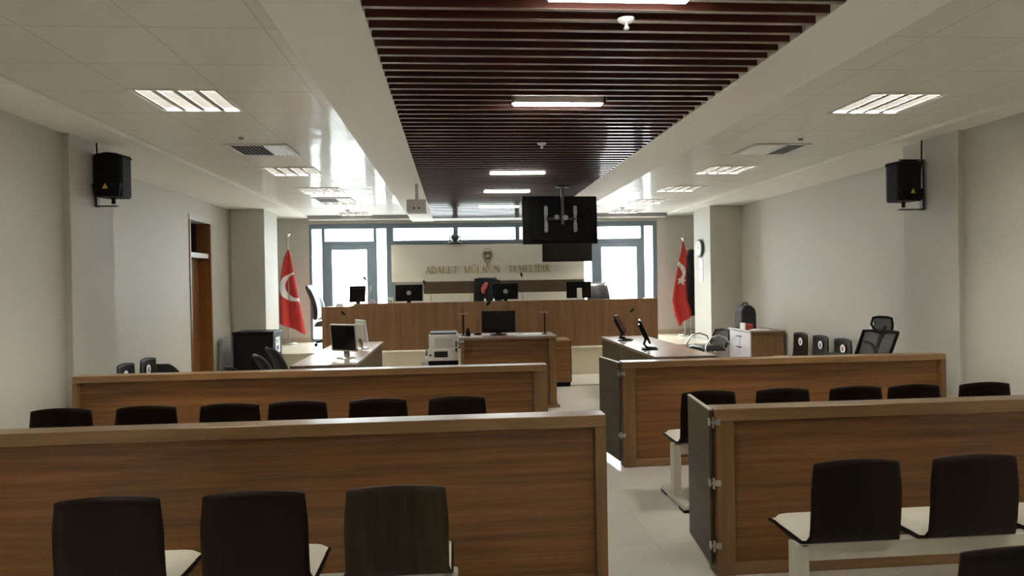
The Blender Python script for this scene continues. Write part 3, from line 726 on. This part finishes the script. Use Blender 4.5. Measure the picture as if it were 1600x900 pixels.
for a in range(4):
    MB().tube([(0, 0, .10), (.16*math.cos(a*PI/2+.5), .16*math.sin(a*PI/2+.5), .07), (.24*math.cos(a*PI/2+.5), .24*math.sin(a*PI/2+.5), .015)], .012, 8).build('foot', M['steel'], t, smooth=True)
    MB().tube([(0, 0, 1.62), (.08*math.cos(a*PI/2+.5), .08*math.sin(a*PI/2+.5), 1.68), (.10*math.cos(a*PI/2+.5), .10*math.sin(a*PI/2+.5), 1.74)], .008, 8).build('hook', M['steel'], t, smooth=True)
t = thing('judge_robe', 'black robe with red trim hanging behind the red star flag', 'robe', (4.70, 13.62, .5))
def rb(u, v):
    a = 2*PI*u; wv = .07+.17*min(1, v*2.2)+.03*v; z = 1.68-1.30*v
    return (wv*math.cos(a)*(1+.05*math.sin(a*7)*v), .07*math.sin(a)*(1+.25*math.sin(a*9)*v), z)
MB().grid(rb, 60, 30).build('robe_body', M['robe'], t, smooth=True)
MB().tube([(.04, -.085, 1.66), (.055, -.10, 1.2), (.05, -.10, .42)], .014, 8).build('red_trim', M['red_card'], t, smooth=True)
MB().tube([(-.16, 0, 1.60), (-.08, 0, 1.67), (0, 0, 1.70), (.08, 0, 1.67), (.16, 0, 1.60)], .014, 8).build('hanger', M['walnut_rail'], t, smooth=True)

# ------------------------------------------------------------------ clock and notices on the column
t = thing('wall_clock', 'round wall clock on the bright side of the column', 'clock', (CR+.03, 12.62, 2.17))
MB().lathe([(.001, 0), (.165, 0), (.165, -.04), (.14, -.05), (.001, -.05)], (0, 0, 0), 32, 'x').build('case', M['dark_grey'], t, smooth=False)
MB().lathe([(.001, -.051), (.138, -.051), (.138, -.053), (.001, -.053)], (0, 0, 0), 32, 'x').build('dial', M['paper'], t)
MB().box((-.056, -.005, 0), (-.054, .005, .11)).box((-.056, -.07, -.005), (-.054, 0, .005)).build('clock_hands', M['black'], t)
for i, (lab, z0, z1) in enumerate((('upper white notice below the wall clock', 1.79, 1.98), ('lower white notice below the wall clock', 1.56, 1.765))):
    t = thing('notice', lab, 'notice', (CR+.03, 12.62, z0))
    B((-.007, -.1, 0), (-.0005, .1, z1-z0)).build('sheet', M['paper'], t)
    m = MB()
    for j in range(5): m.box((-.0078, -.08, .03+j*.028), (-.0069, .08-.03*(j % 2), .038+j*.028))
    m.build('printed_lines', M['light_grey'], t)

# ------------------------------------------------------------------ lawyers' desks
def desk(label, x0, x1, y0, y1, inner):
    """inner: x side of the modesty panel"""
    t = thing('lawyers_desk', label, 'desk', (0, 0, 0))
    B((x0, y0, .715), (x1, y1, .75)).build('desk_top', M['desk_top'], t, bevel=.004)
    a, b = (x1-.045, x1-.02) if inner > 0 else (x0+.02, x0+.045)
    ym = (y0+y1)/2
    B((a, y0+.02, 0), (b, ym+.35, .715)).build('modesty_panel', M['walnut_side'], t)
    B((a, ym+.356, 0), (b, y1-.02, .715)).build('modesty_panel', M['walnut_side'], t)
    B((x0+.03, y0+.01, 0), (x1-.03, y0+.04, .715)).build('end_panel', M['walnut_h'], t)
    B((x0+.03, y1-.04, 0), (x1-.03, y1-.01, .715)).build('end_panel', M['walnut_h'], t)
desk('long pale desk with two silver monitors, across from the white printer', -1.78, -1.075, 7.72, 10.68, 1)
desk('long walnut desk with two dark tilted monitors', 2.225, 2.93, 7.70, 10.66, -1)
monitor('dark silver edged monitor on the near part of the pale desk', (-1.29, 8.38, .75), math.radians(-35), .40, .32, 'silver', 5, False, .085)
monitor('pale grey monitor turned edgewise on the far part of the pale desk', (-1.235, 9.6, .75), math.radians(118), .36, .30, 'silver', -7, False, .09)
monitor('tilted black monitor on the walnut desk, beside the gooseneck microphone', (2.42, 9.85, .75), math.radians(70), .40, .31, 'dark', -28, False, .085, 'loop')
monitor('tilted black monitor on the walnut desk, closer to the hinged gate', (2.40, 8.55, .75), math.radians(76), .40, .31, 'dark', -24, False, .085, 'loop')
# ------------------------------------------------------------------ clerk stand, pedestal, printer
t = thing('clerk_stand', 'tall walnut clerk stand in the centre with a black monitor', 'desk', (0, 0, 0))
B((.045, 8.93, .885), (1.31, 9.62, .915)).build('worktop', M['desk_top'], t, bevel=.003)
B((.11, 9.06, .05), (1.2, 9.085, .885)).build('front_panel', M['walnut_h'], t)
s = B((1.2, 8.96, .03), (1.29, 9.6, .885)).build('side_panel', M['walnut_v2'], t, bevel=.003)
B((1.16, 8.90, 0), (1.32, 9.62, .03)).build('foot', M['walnut_rail'], s, bevel=.003)
s = B((.07, 8.96, .03), (.11, 9.6, .885)).build('side_panel', M['walnut_v2'], t, bevel=.003)
B((.045, 8.90, 0), (.15, 9.62, .03)).build('foot', M['walnut_rail'], s, bevel=.003)
B((.03, 8.95, .85), (.11, 9.2, .884)).build('cable_channel', M['light_grey'], t, bevel=.003)
monitor('black monitor on the clerk stand before the judges bench', (.575, 9.3, .915), 0, .445, .285, 'dark', 0, False, .035)
for lab, x in (('thin black post with flat cap beside the dark bottle on the clerk stand', .11), ('thin black post with flat cap past the clerk monitor', 1.19)):
    t = thing('capped_post', lab, 'post', (x, 9.3, .915))
    MB().lathe([(.001, 0), (.035, 0), (.03, .012), (.001, .012)], seg=14).build('base', M['black'], t)
    MB().tube([(0, 0, .01), (0, 0, .28)], .011, 8).build('post', M['black'], t); B((-.06, -.035, .28), (.06, .035, .29)).build('cap', M['walnut_rail'], t)
    MB().tube([(-.01, 0, .29), (-.012, 0, .37)], .003, 6).build('antenna', M['black'], t)
t = thing('small_bottle', 'small dark bottle beside the capped post', 'bottle', (.17, 9.2, .915))
MB().lathe([(.001, 0), (.03, 0), (.032, .06), (.015, .085), (.014, .11), (.001, .11)], seg=14).build('body', M['satin'], t, smooth=True)
t = thing('paper_sheet', 'loose sheets lying on the clerk stand by the second post', 'papers', (1.0, 9.25, .915))
B((-.12, -.12, 0), (.10, .1, .006)).build('sheet', M['paper'], t); B((-.08, -.1, .006), (.14, .12, .011)).build('sheet', M['paper'], t)
t = thing('pedestal_cabinet', 'low walnut pedestal behind the clerk stand, black plinth', 'cabinet', (1.53, 10.72, 0))
B((-.21, -.1, .07), (.225, .45, .69)).build('body', M['walnut_h'], t, bevel=.003); B((-.22, -.11, .69), (.235, .46, .715)).build('top', M['walnut_rail'], t, bevel=.003)
B((-.2, -.08, 0), (.215, .44, .07)).build('plinth', M['black'], t)
B((.227, -.1, .07), (.232, .45, .69)).build('edge_shadow', M['black'], t)  # black strip stands in for the shadow along this edge
t = thing('printer_table', 'low table carrying the white printer', 'table', (-.16, 9.85, 0))
B((-.30, -.28, .46), (.20, .26, .485)).build('top', M['dark_grey'], t, bevel=.003)
for sx in (-.28, .18):
    for sy in (-.26, .24): B((sx-.015, sy-.015, 0), (sx+.015, sy+.015, .46)).build('leg', M['black'], t)
t = thing('printer', 'white office printer with dark paper slot beside the clerk stand', 'printer', (-.165, 9.85, .485))
B((-.20, -.24, 0), (.20, .22, .07)).build('paper_drawer', M['black'], t, bevel=.006)
b = MB().box((-.205, -.25, .07), (.205, .23, .24)).box((-.195, -.235, .24), (.205, .23, .425)).build('body', M['white'], t, bevel=.012)
B((-.11, -.246, .265), (.13, -.234, .38)).build('front_cover', M['light_grey'], t, bevel=.004)
B((-.12, -.258, .12), (.06, -.246, .20)).build('paper_slot', M['black'], t)
m = MB()
for z in (.14, .165, .185): m.box((-.12, -.262, z), (.06, -.256, z+.006))
m.build('slot_ribs', M['dark_grey'], t)
MB().lathe([(.001, 0), (.014, 0), (.014, .012), (.001, .012)], (-.175, -.262, .15), 12, 'y').build('power_button', M['black'], t)
m = MB().box((.165, -.243, .26), (.185, -.233, .33)).box((.165, -.258, .19), (.188, -.248, .24)); m.build('control_buttons', M['dark_grey'], t)
B((-.18, -.21, .425), (.19, .21, .45)).build('scanner_lid', M['dark_grey'], t, bevel=.006)
t = thing('spray_bottle', 'slim cream bottle with dark tip beside the white printer', 'bottle', (-.395, 9.66, .485))
MB().lathe([(.001, 0), (.024, 0), (.024, .12), (.012, .14), (.001, .14)], seg=14).build('body', M['vinyl'], t, smooth=True)
MB().lathe([(.012, .14), (.010, .17), (.006, .225), (.001, .226)], seg=10).build('nozzle', M['dark_grey'], t, smooth=True)
B((-.03, -.03, 0), (.03, .03, .004)).build('foot_ring', M['vinyl'], t)
for o in bpy.data.objects:
    if o.name.startswith('printer_table'):
        for ch in o.children:
            if ch.name.startswith('top'):
                for v in ch.data.vertices:
                    if v.co.x < -.2: v.co.x = -.32
# ------------------------------------------------------------------ black cabinet with a paper notice
t = thing('black_cabinet', 'black equipment cabinet with a paper notice before the column', 'cabinet', (-3.12, 11.2, 0))
B((-.31, 0, .03), (.30, .55, .87)).build('body', M['black'], t, bevel=.012)
B((-.325, -.015, .87), (.315, .565, .9)).build('top', M['satin'], t, bevel=.01)
B((-.29, .02, 0), (.28, .53, .03)).build('plinth', M['black'], t)
n = B((.3005, .14, .55), (.303, .42, .80)).build('paper_notice', M['paper'], t)
MB().box((.303, .2, .60), (.3036, .33, .66)).box((.303, .22, .7), (.3036, .26, .76)).build('blue_print', M['navy'], n)
t = thing('shadow_panel', 'slim grey panel painting the shadow on the wall beside the black cabinet', 'panel', (-3.70, 11.72, 0))
B((-.02, -.28, 0), (.04, .12, .78)).build('board', M['grey'], t, bevel=.004)  # grey board put where the cabinet's shadow darkens the wall
# ------------------------------------------------------------------ lilac cupboard with bag
t = thing('lilac_cupboard', 'low cupboard with lilac doors and walnut side', 'cupboard', (4.80, 10.85, 0))
B((-.27, -.4, .04), (.25, .42, .77)).build('body', M['walnut_v'], t, bevel=.01)
B((-.30, -.42, .77), (.26, .44, .80)).build('top', M['desk_top'], t, bevel=.006)
for y0, y1, hy in ((-.39, .005, -.03), (.015, .41, .05)):
    d = B((-.29, y0, .06), (-.27, y1, .765)).build('cupboard_door', M['lilac'], t, bevel=.003)
    for z in (.52, .69):
        MB().tube([(-.29, hy-.03, z), (-.315, hy-.03, z), (-.315, hy+.03, z), (-.29, hy+.03, z)], .007, 8).build('handle', M['black'], d)
B((-.26, -.38, 0), (.24, .4, .04)).build('plinth', M['black'], t)
t = thing('black_bag', 'black rounded bag standing on the lilac cupboard', 'bag', (4.66, 11.02, .80))
pr = [(-.10, 0), (.15, 0), (.15, .24), (.13, .32), (.07, .37), (.0, .385), (-.06, .355), (-.095, .28)]
MB().prism(pr, -.12, .16).build('bag_body', M['fabric'], t, bevel=.02, segs=3)
MB().prism([(-.07, .02), (.12, .02), (.12, .2), (-.07, .2)], -.15, -.118).build('front_pocket', M['fabric'], t, bevel=.012)
MB().tube([(-.03, 0, .37), (-.02, 0, .41), (.05, 0, .41), (.06, 0, .37)], .01, 8).build('carry_handle', M['black'], t, smooth=True)
t = thing('red_box', 'small red and white carton beside the black bag', 'carton', (4.57, 10.74, .80))
MB().box((-.06, -.06, 0), (.08, .06, .09), rot('Z', 25)).build('carton', M['red_card'], t, bevel=.003); MB().box((-.085, -.05, 0.0), (-.066, .05, .11), rot('Z', 25), (0, 0, 0)).build('white_flap', M['paper'], t)
t = thing('paper_sheet', 'white papers on the corner of the lilac cupboard', 'papers', (4.66, 10.54, .80))
B((-.09, -.08, 0), (.16, .08, .012)).build('sheet', M['paper'], t); MB().box((0, -.05, .012), (.05, 0, .035)).build('eraser', M['white'], t, bevel=.004)

# ------------------------------------------------------------------ office chairs
def office_chair(label, loc, rz, high=False, arms=True, mat_=None, z0=0, seat_h=.46, back_h=.42, arm_m=None):
    """faces +Y"""
    mt = mat_ or M['leather']; t = thing('office_chair', label, 'chair', loc, rz)
    for k in range(5):
        a = 2*PI*k/5
        l = MB().tube([(0, 0, .10), (.15*math.cos(a), .15*math.sin(a), .085), (.25*math.cos(a), .25*math.sin(a), .07)], [.025, .02, .016], 8).build('base_leg', M['black'], t, smooth=True)
        MB().lathe([(.001, -.012), (.028, -.012), (.028, .012), (.001, .012)], (.25*math.cos(a), .25*math.sin(a), .028), 14, 'x').build('caster', M['black'], l)
    MB().tube([(0, 0, .08), (0, 0, seat_h-.06)], .028, 12).build('gas_column', M['dark_grey'], t)
    def cush(u, v):
        a = 2*u-1; b = 2*v-1; k = (max(0, 1-abs(a)**5)*max(0, 1-abs(b)**5))**.4
        return (a*.25, b*.24+.02, seat_h-.05+.09*k)
    m = MB().grid(cush, 14, 14); m.grid(lambda u, v: ((2*u-1)*.25, (2*v-1)*.24+.02, seat_h-.05), 14, 14); m.build('seat', mt, t, smooth=True)
    bh = .64 if high else back_h
    def bk(sgn):
        def f(u, v):
            a = 2*u-1; k = (max(0, 1-abs(a)**4)*max(0, 1-abs(2*v-1)**6))**.4
            wv = .235*(1-.18*v*v) * (1 - (.35*max(0, v-.85)/.15)**2)
            return (a*wv, -.24-.14*v*v-.03*v + (.06 if high else 0)*math.sin(v*PI)*.5 + .05*abs(a)**2 + sgn*(.058 if high else .04)*k, seat_h+.04+bh*v)
        return f
    m = MB().grid(bk(1), 14, 18).grid(bk(-1), 14, 18); m.build('backrest', mt, t, smooth=True)
    B((-.03, -.28, seat_h-.08), (.03, -.05, seat_h-.05)).build('back_bracket', M['black'], t)
    if arms:
        for sx in (-1, 1):
            MB().tube([(sx*.25, .1, seat_h-.04), (sx*.29, .12, seat_h+.10), (sx*.29, .10, seat_h+.2), (sx*.29, -.12, seat_h+.21), (sx*.27, -.22, seat_h+.14)], .02, 10).build('armrest', arm_m or M['black'], t, smooth=True)
    return t
office_chair('black high-back leather executive chair beside the crescent flag', (-2.27, 13.05, .5), math.radians(-100), True, arms=False, seat_h=.43)
office_chair('black leather judge chair behind the white phone', (2.74, 13.05, .5), PI, True, seat_h=.40)
office_chair('black judge chair under the draped robe', (.62, 13.0, .5), PI, True, seat_h=.52)
t = thing('draped_robe', 'black robe with red collar draped over a judge chair', 'robe', (.62, 12.98, .5))
def dr(u, v):
    a = 2*u-1; z = 1.185-.55*abs(2*v-1)**1.3; s = (2*v-1)
    return (a*(.245+.02*abs(s)), .22+s*.13+.015*math.sin(a*9)*abs(s), z-.03*a*a-.02*a)
MB().grid(dr, 24, 20).build('robe_cloth', M['robe'], t, smooth=True, solid=.012)
MB().tube([(-.02, .07, 1.10), (-.06, .045, 1.04), (-.09, .04, .98), (-.085, .04, .9)], [.03, .045, .04, .02], 10).build('red_collar', M['red_card'], t, smooth=True)
office_chair('black office chair beside the pale desk, half hidden by the divider top', (-1.98, 9.16, 0), math.radians(-62), seat_h=.43, back_h=.38, arms=False, mat_=M['fabric'])
office_chair('black office chair between two others, beside the pale desk', (-1.95, 8.49, 0), math.radians(-66), seat_h=.43, back_h=.355, mat_=M['fabric'], arms=False)
office_chair('black office chair showing only a low rounded back by the black cabinet', (-1.93, 7.42, 0), math.radians(-62), seat_h=.43, back_h=.35, mat_=M['fabric'], arms=False)
office_chair('black rounded chair next to the stickered seats, before the side door', (-3.36, 9.05, 0), math.radians(-30), seat_h=.42, back_h=.25, mat_=M['fabric'], arms=False)
# visitor chair with chrome arms
t = thing('visitor_chair', 'black visitor chair with chrome arms before the lilac cupboard', 'chair', (4.20, 11.46, 0), math.radians(104))
def vc(u, v):
    a = 2*u-1; b = 2*v-1; k = (max(0, 1-abs(a)**5)*max(0, 1-abs(b)**5))**.4
    return (a*.24, b*.23+.03, .42+.10*k)
MB().grid(vc, 14, 14).grid(lambda u, v: ((2*u-1)*.24, (2*v-1)*.23+.03, .42), 14, 14).build('seat', M['leather'], t, smooth=True)
MB().tube([(-.22, -.2, .46), (-.23, -.26, .62), (-.18, -.29, .74), (0, -.31, .765), (.18, -.29, .74), (.23, -.26, .62), (.22, -.2, .46)], .014, 10).build('back_frame', M['black'], t, smooth=True)
MB().grid(lambda u, v: ((2*u-1)*(.215-.03*v*v), -.21-.09*v-.02*(1-(2*u-1)**2), .48+.275*v), 10, 8).build('backrest', M['mesh'], t, smooth=True, solid=.006)
for sx in (-1, 1):
    MB().tube([(sx*.26, -.24, .52), (sx*.28, -.18, .63), (sx*.28, -.03, .685), (sx*.28, .12, .65), (sx*.28, .22, .50), (sx*.28, .24, .25), (sx*.28, .22, .02), (sx*.28, -.25, .015)], .014, 10).build('arm_frame', M['chrome'], t, smooth=True)
MB().tube([(-.28, .05, .42), (.28, .05, .42)], .012, 8).build('cross_tube', M['chrome'], t)
# mesh office chair with headrest
t = thing('mesh_office_chair', 'black mesh office chair with headrest beside the column', 'chair', (4.36, 7.3, -.0), math.radians(112)); t.scale = (.86, .92, .975)
for k in range(5):
    a = 2*PI*k/5+.3
    l = MB().tube([(0, 0, .10), (.15*math.cos(a), .15*math.sin(a), .085), (.29*math.cos(a), .29*math.sin(a), .07)], [.025, .02, .016], 8).build('base_leg', M['black'], t, smooth=True)
    MB().lathe([(.001, -.012), (.028, -.012), (.028, .012), (.001, .012)], (.29*math.cos(a), .29*math.sin(a), .028), 14, 'x').build('caster', M['black'], l)
MB().tube([(0, 0, .08), (0, 0, .42)], .028, 12).build('gas_column', M['dark_grey'], t)
MB().grid(lambda u, v: ((2*u-1)*.25, (2*v-1)*.24, .44+.07*(max(0, 1-abs(2*u-1)**5)*max(0, 1-abs(2*v-1)**5))**.4), 12, 12).grid(lambda u, v: ((2*u-1)*.25, (2*v-1)*.24, .44), 12, 12).build('seat', M['fabric'], t, smooth=True)
def loop(pts, r, nm, par, mt): 
    return MB().tube(pts+[pts[0], pts[1]], r, 10, False).build(nm, mt, par, smooth=True)
def by(z): return -.08-.6*(z-.5)
pts = [(-.24, by(1.02), 1.02), (-.12, by(1.03)-.02, 1.025), (.0, by(1.0)-.03, 1.005), (.12, by(1.03)-.02, 1.025), (.24, by(1.02), 1.02), (.235, by(.85), .85), (.225, by(.62), .62), (.0, by(.55)-.01, .56), (-.225, by(.62), .62), (-.235, by(.85), .85)]
loop(pts, .02, 'back_frame', t, M['black'])
MB().grid(lambda u, v: ((2*u-1)*.225, by(.58+.43*v)-.01, .58+.43*v), 10, 10).build('back_mesh', M['mesh'], t, smooth=True, solid=.004)
hz = 1.10
hp = [(-.125, by(hz)-.0, hz-.06), (-.15, by(hz)+.02, hz), (-.13, by(hz)+.01, hz+.075), (-.06, by(hz), hz+.085), (.06, by(hz), hz+.085), (.13, by(hz)+.01, hz+.075), (.15, by(hz)+.02, hz), (.125, by(hz), hz-.06), (.05, by(hz)-.01, hz-.08), (-.05, by(hz)-.01, hz-.08)]
loop(hp, .015, 'headrest_frame', t, M['black'])
MB().grid(lambda u, v: ((2*u-1)*.13, by(hz), hz-.065+.14*v), 8, 6).build('headrest_mesh', M['mesh'], t, smooth=True, solid=.004)
MB().tube([(0, by(1.0)-.05, .95), (0, by(1.1)-.04, 1.08)], .018, 8).build('headrest_post', M['black'], t)
MB().tube([(0, -.05, .40), (0, -.24, .43), (0, by(.6)-.05, .6), (0, by(.98)-.04, .98)], .024, 8).build('back_spine', M['black'], t, smooth=True)
for sx in (-1, 1):
    MB().tube([(sx*.2, -.05, .42), (sx*.28, 0, .46), (sx*.29, .0, .66)], .017, 8).build('arm_post', M['black'], t, smooth=True)
    MB().box((sx*.29-.04, -.13, .66), (sx*.29+.04, .13, .69)).build('arm_pad', M['black'], t, bevel=.01)
MB().tube([(.19, by(.9)-.03, .90), (.10, by(.88)-.06, .87), (.0, by(.78)-.05, .78), (-.02, by(.62)-.04, .6)], .018, 8).build('lumbar_bow', M['black'], t, smooth=True)
# small electrical fittings on the far wall seen past the column
t = thing('wall_socket_box', 'pale socket box on the wall beside the mesh office chair', 'socket', (WR, 8.15, .94))
B((-.03, -.12, -.05), (0, .12, .05)).build('box', M['light_grey'], t, bevel=.004)
B((-.034, -.09, -.03), (-.029, .09, .03)).build('cover', M['white'], t)

# shared group phrases for the repeats
GROUPS = {'waiting_bench': 'linked seat benches in the public area', 'wooden_divider': 'walnut dividers across the public area', 'monitor': 'computer monitors on the desks',
          'gooseneck_microphone': 'gooseneck microphones on the desks', 'office_chair': 'black upholstered office chairs', 'air_vent': 'square air vents in the ceiling tiles', 'sprinkler': 'ceiling sprinklers',
          'wall_speaker': 'wall speakers', 'speaker_bracket': 'speaker brackets', 'hanging_screen': 'screens hung from the ceiling', 'flag_on_pole': 'flags beside the judges bench', 'ceiling_detector': 'ceiling detectors',
          'lawyers_desk': 'desks of the two parties', 'capped_post': 'capped posts on the clerk stand', 'paper_cone': 'paper cones on the judges bench', 'notice': 'notices on the column'}
for o in bpy.data.objects:
    if o.parent is None and o.get('category') and not o.get('group'):
        g_ = GROUPS.get(o.name.split('.')[0])
        if g_: o['group'] = g_
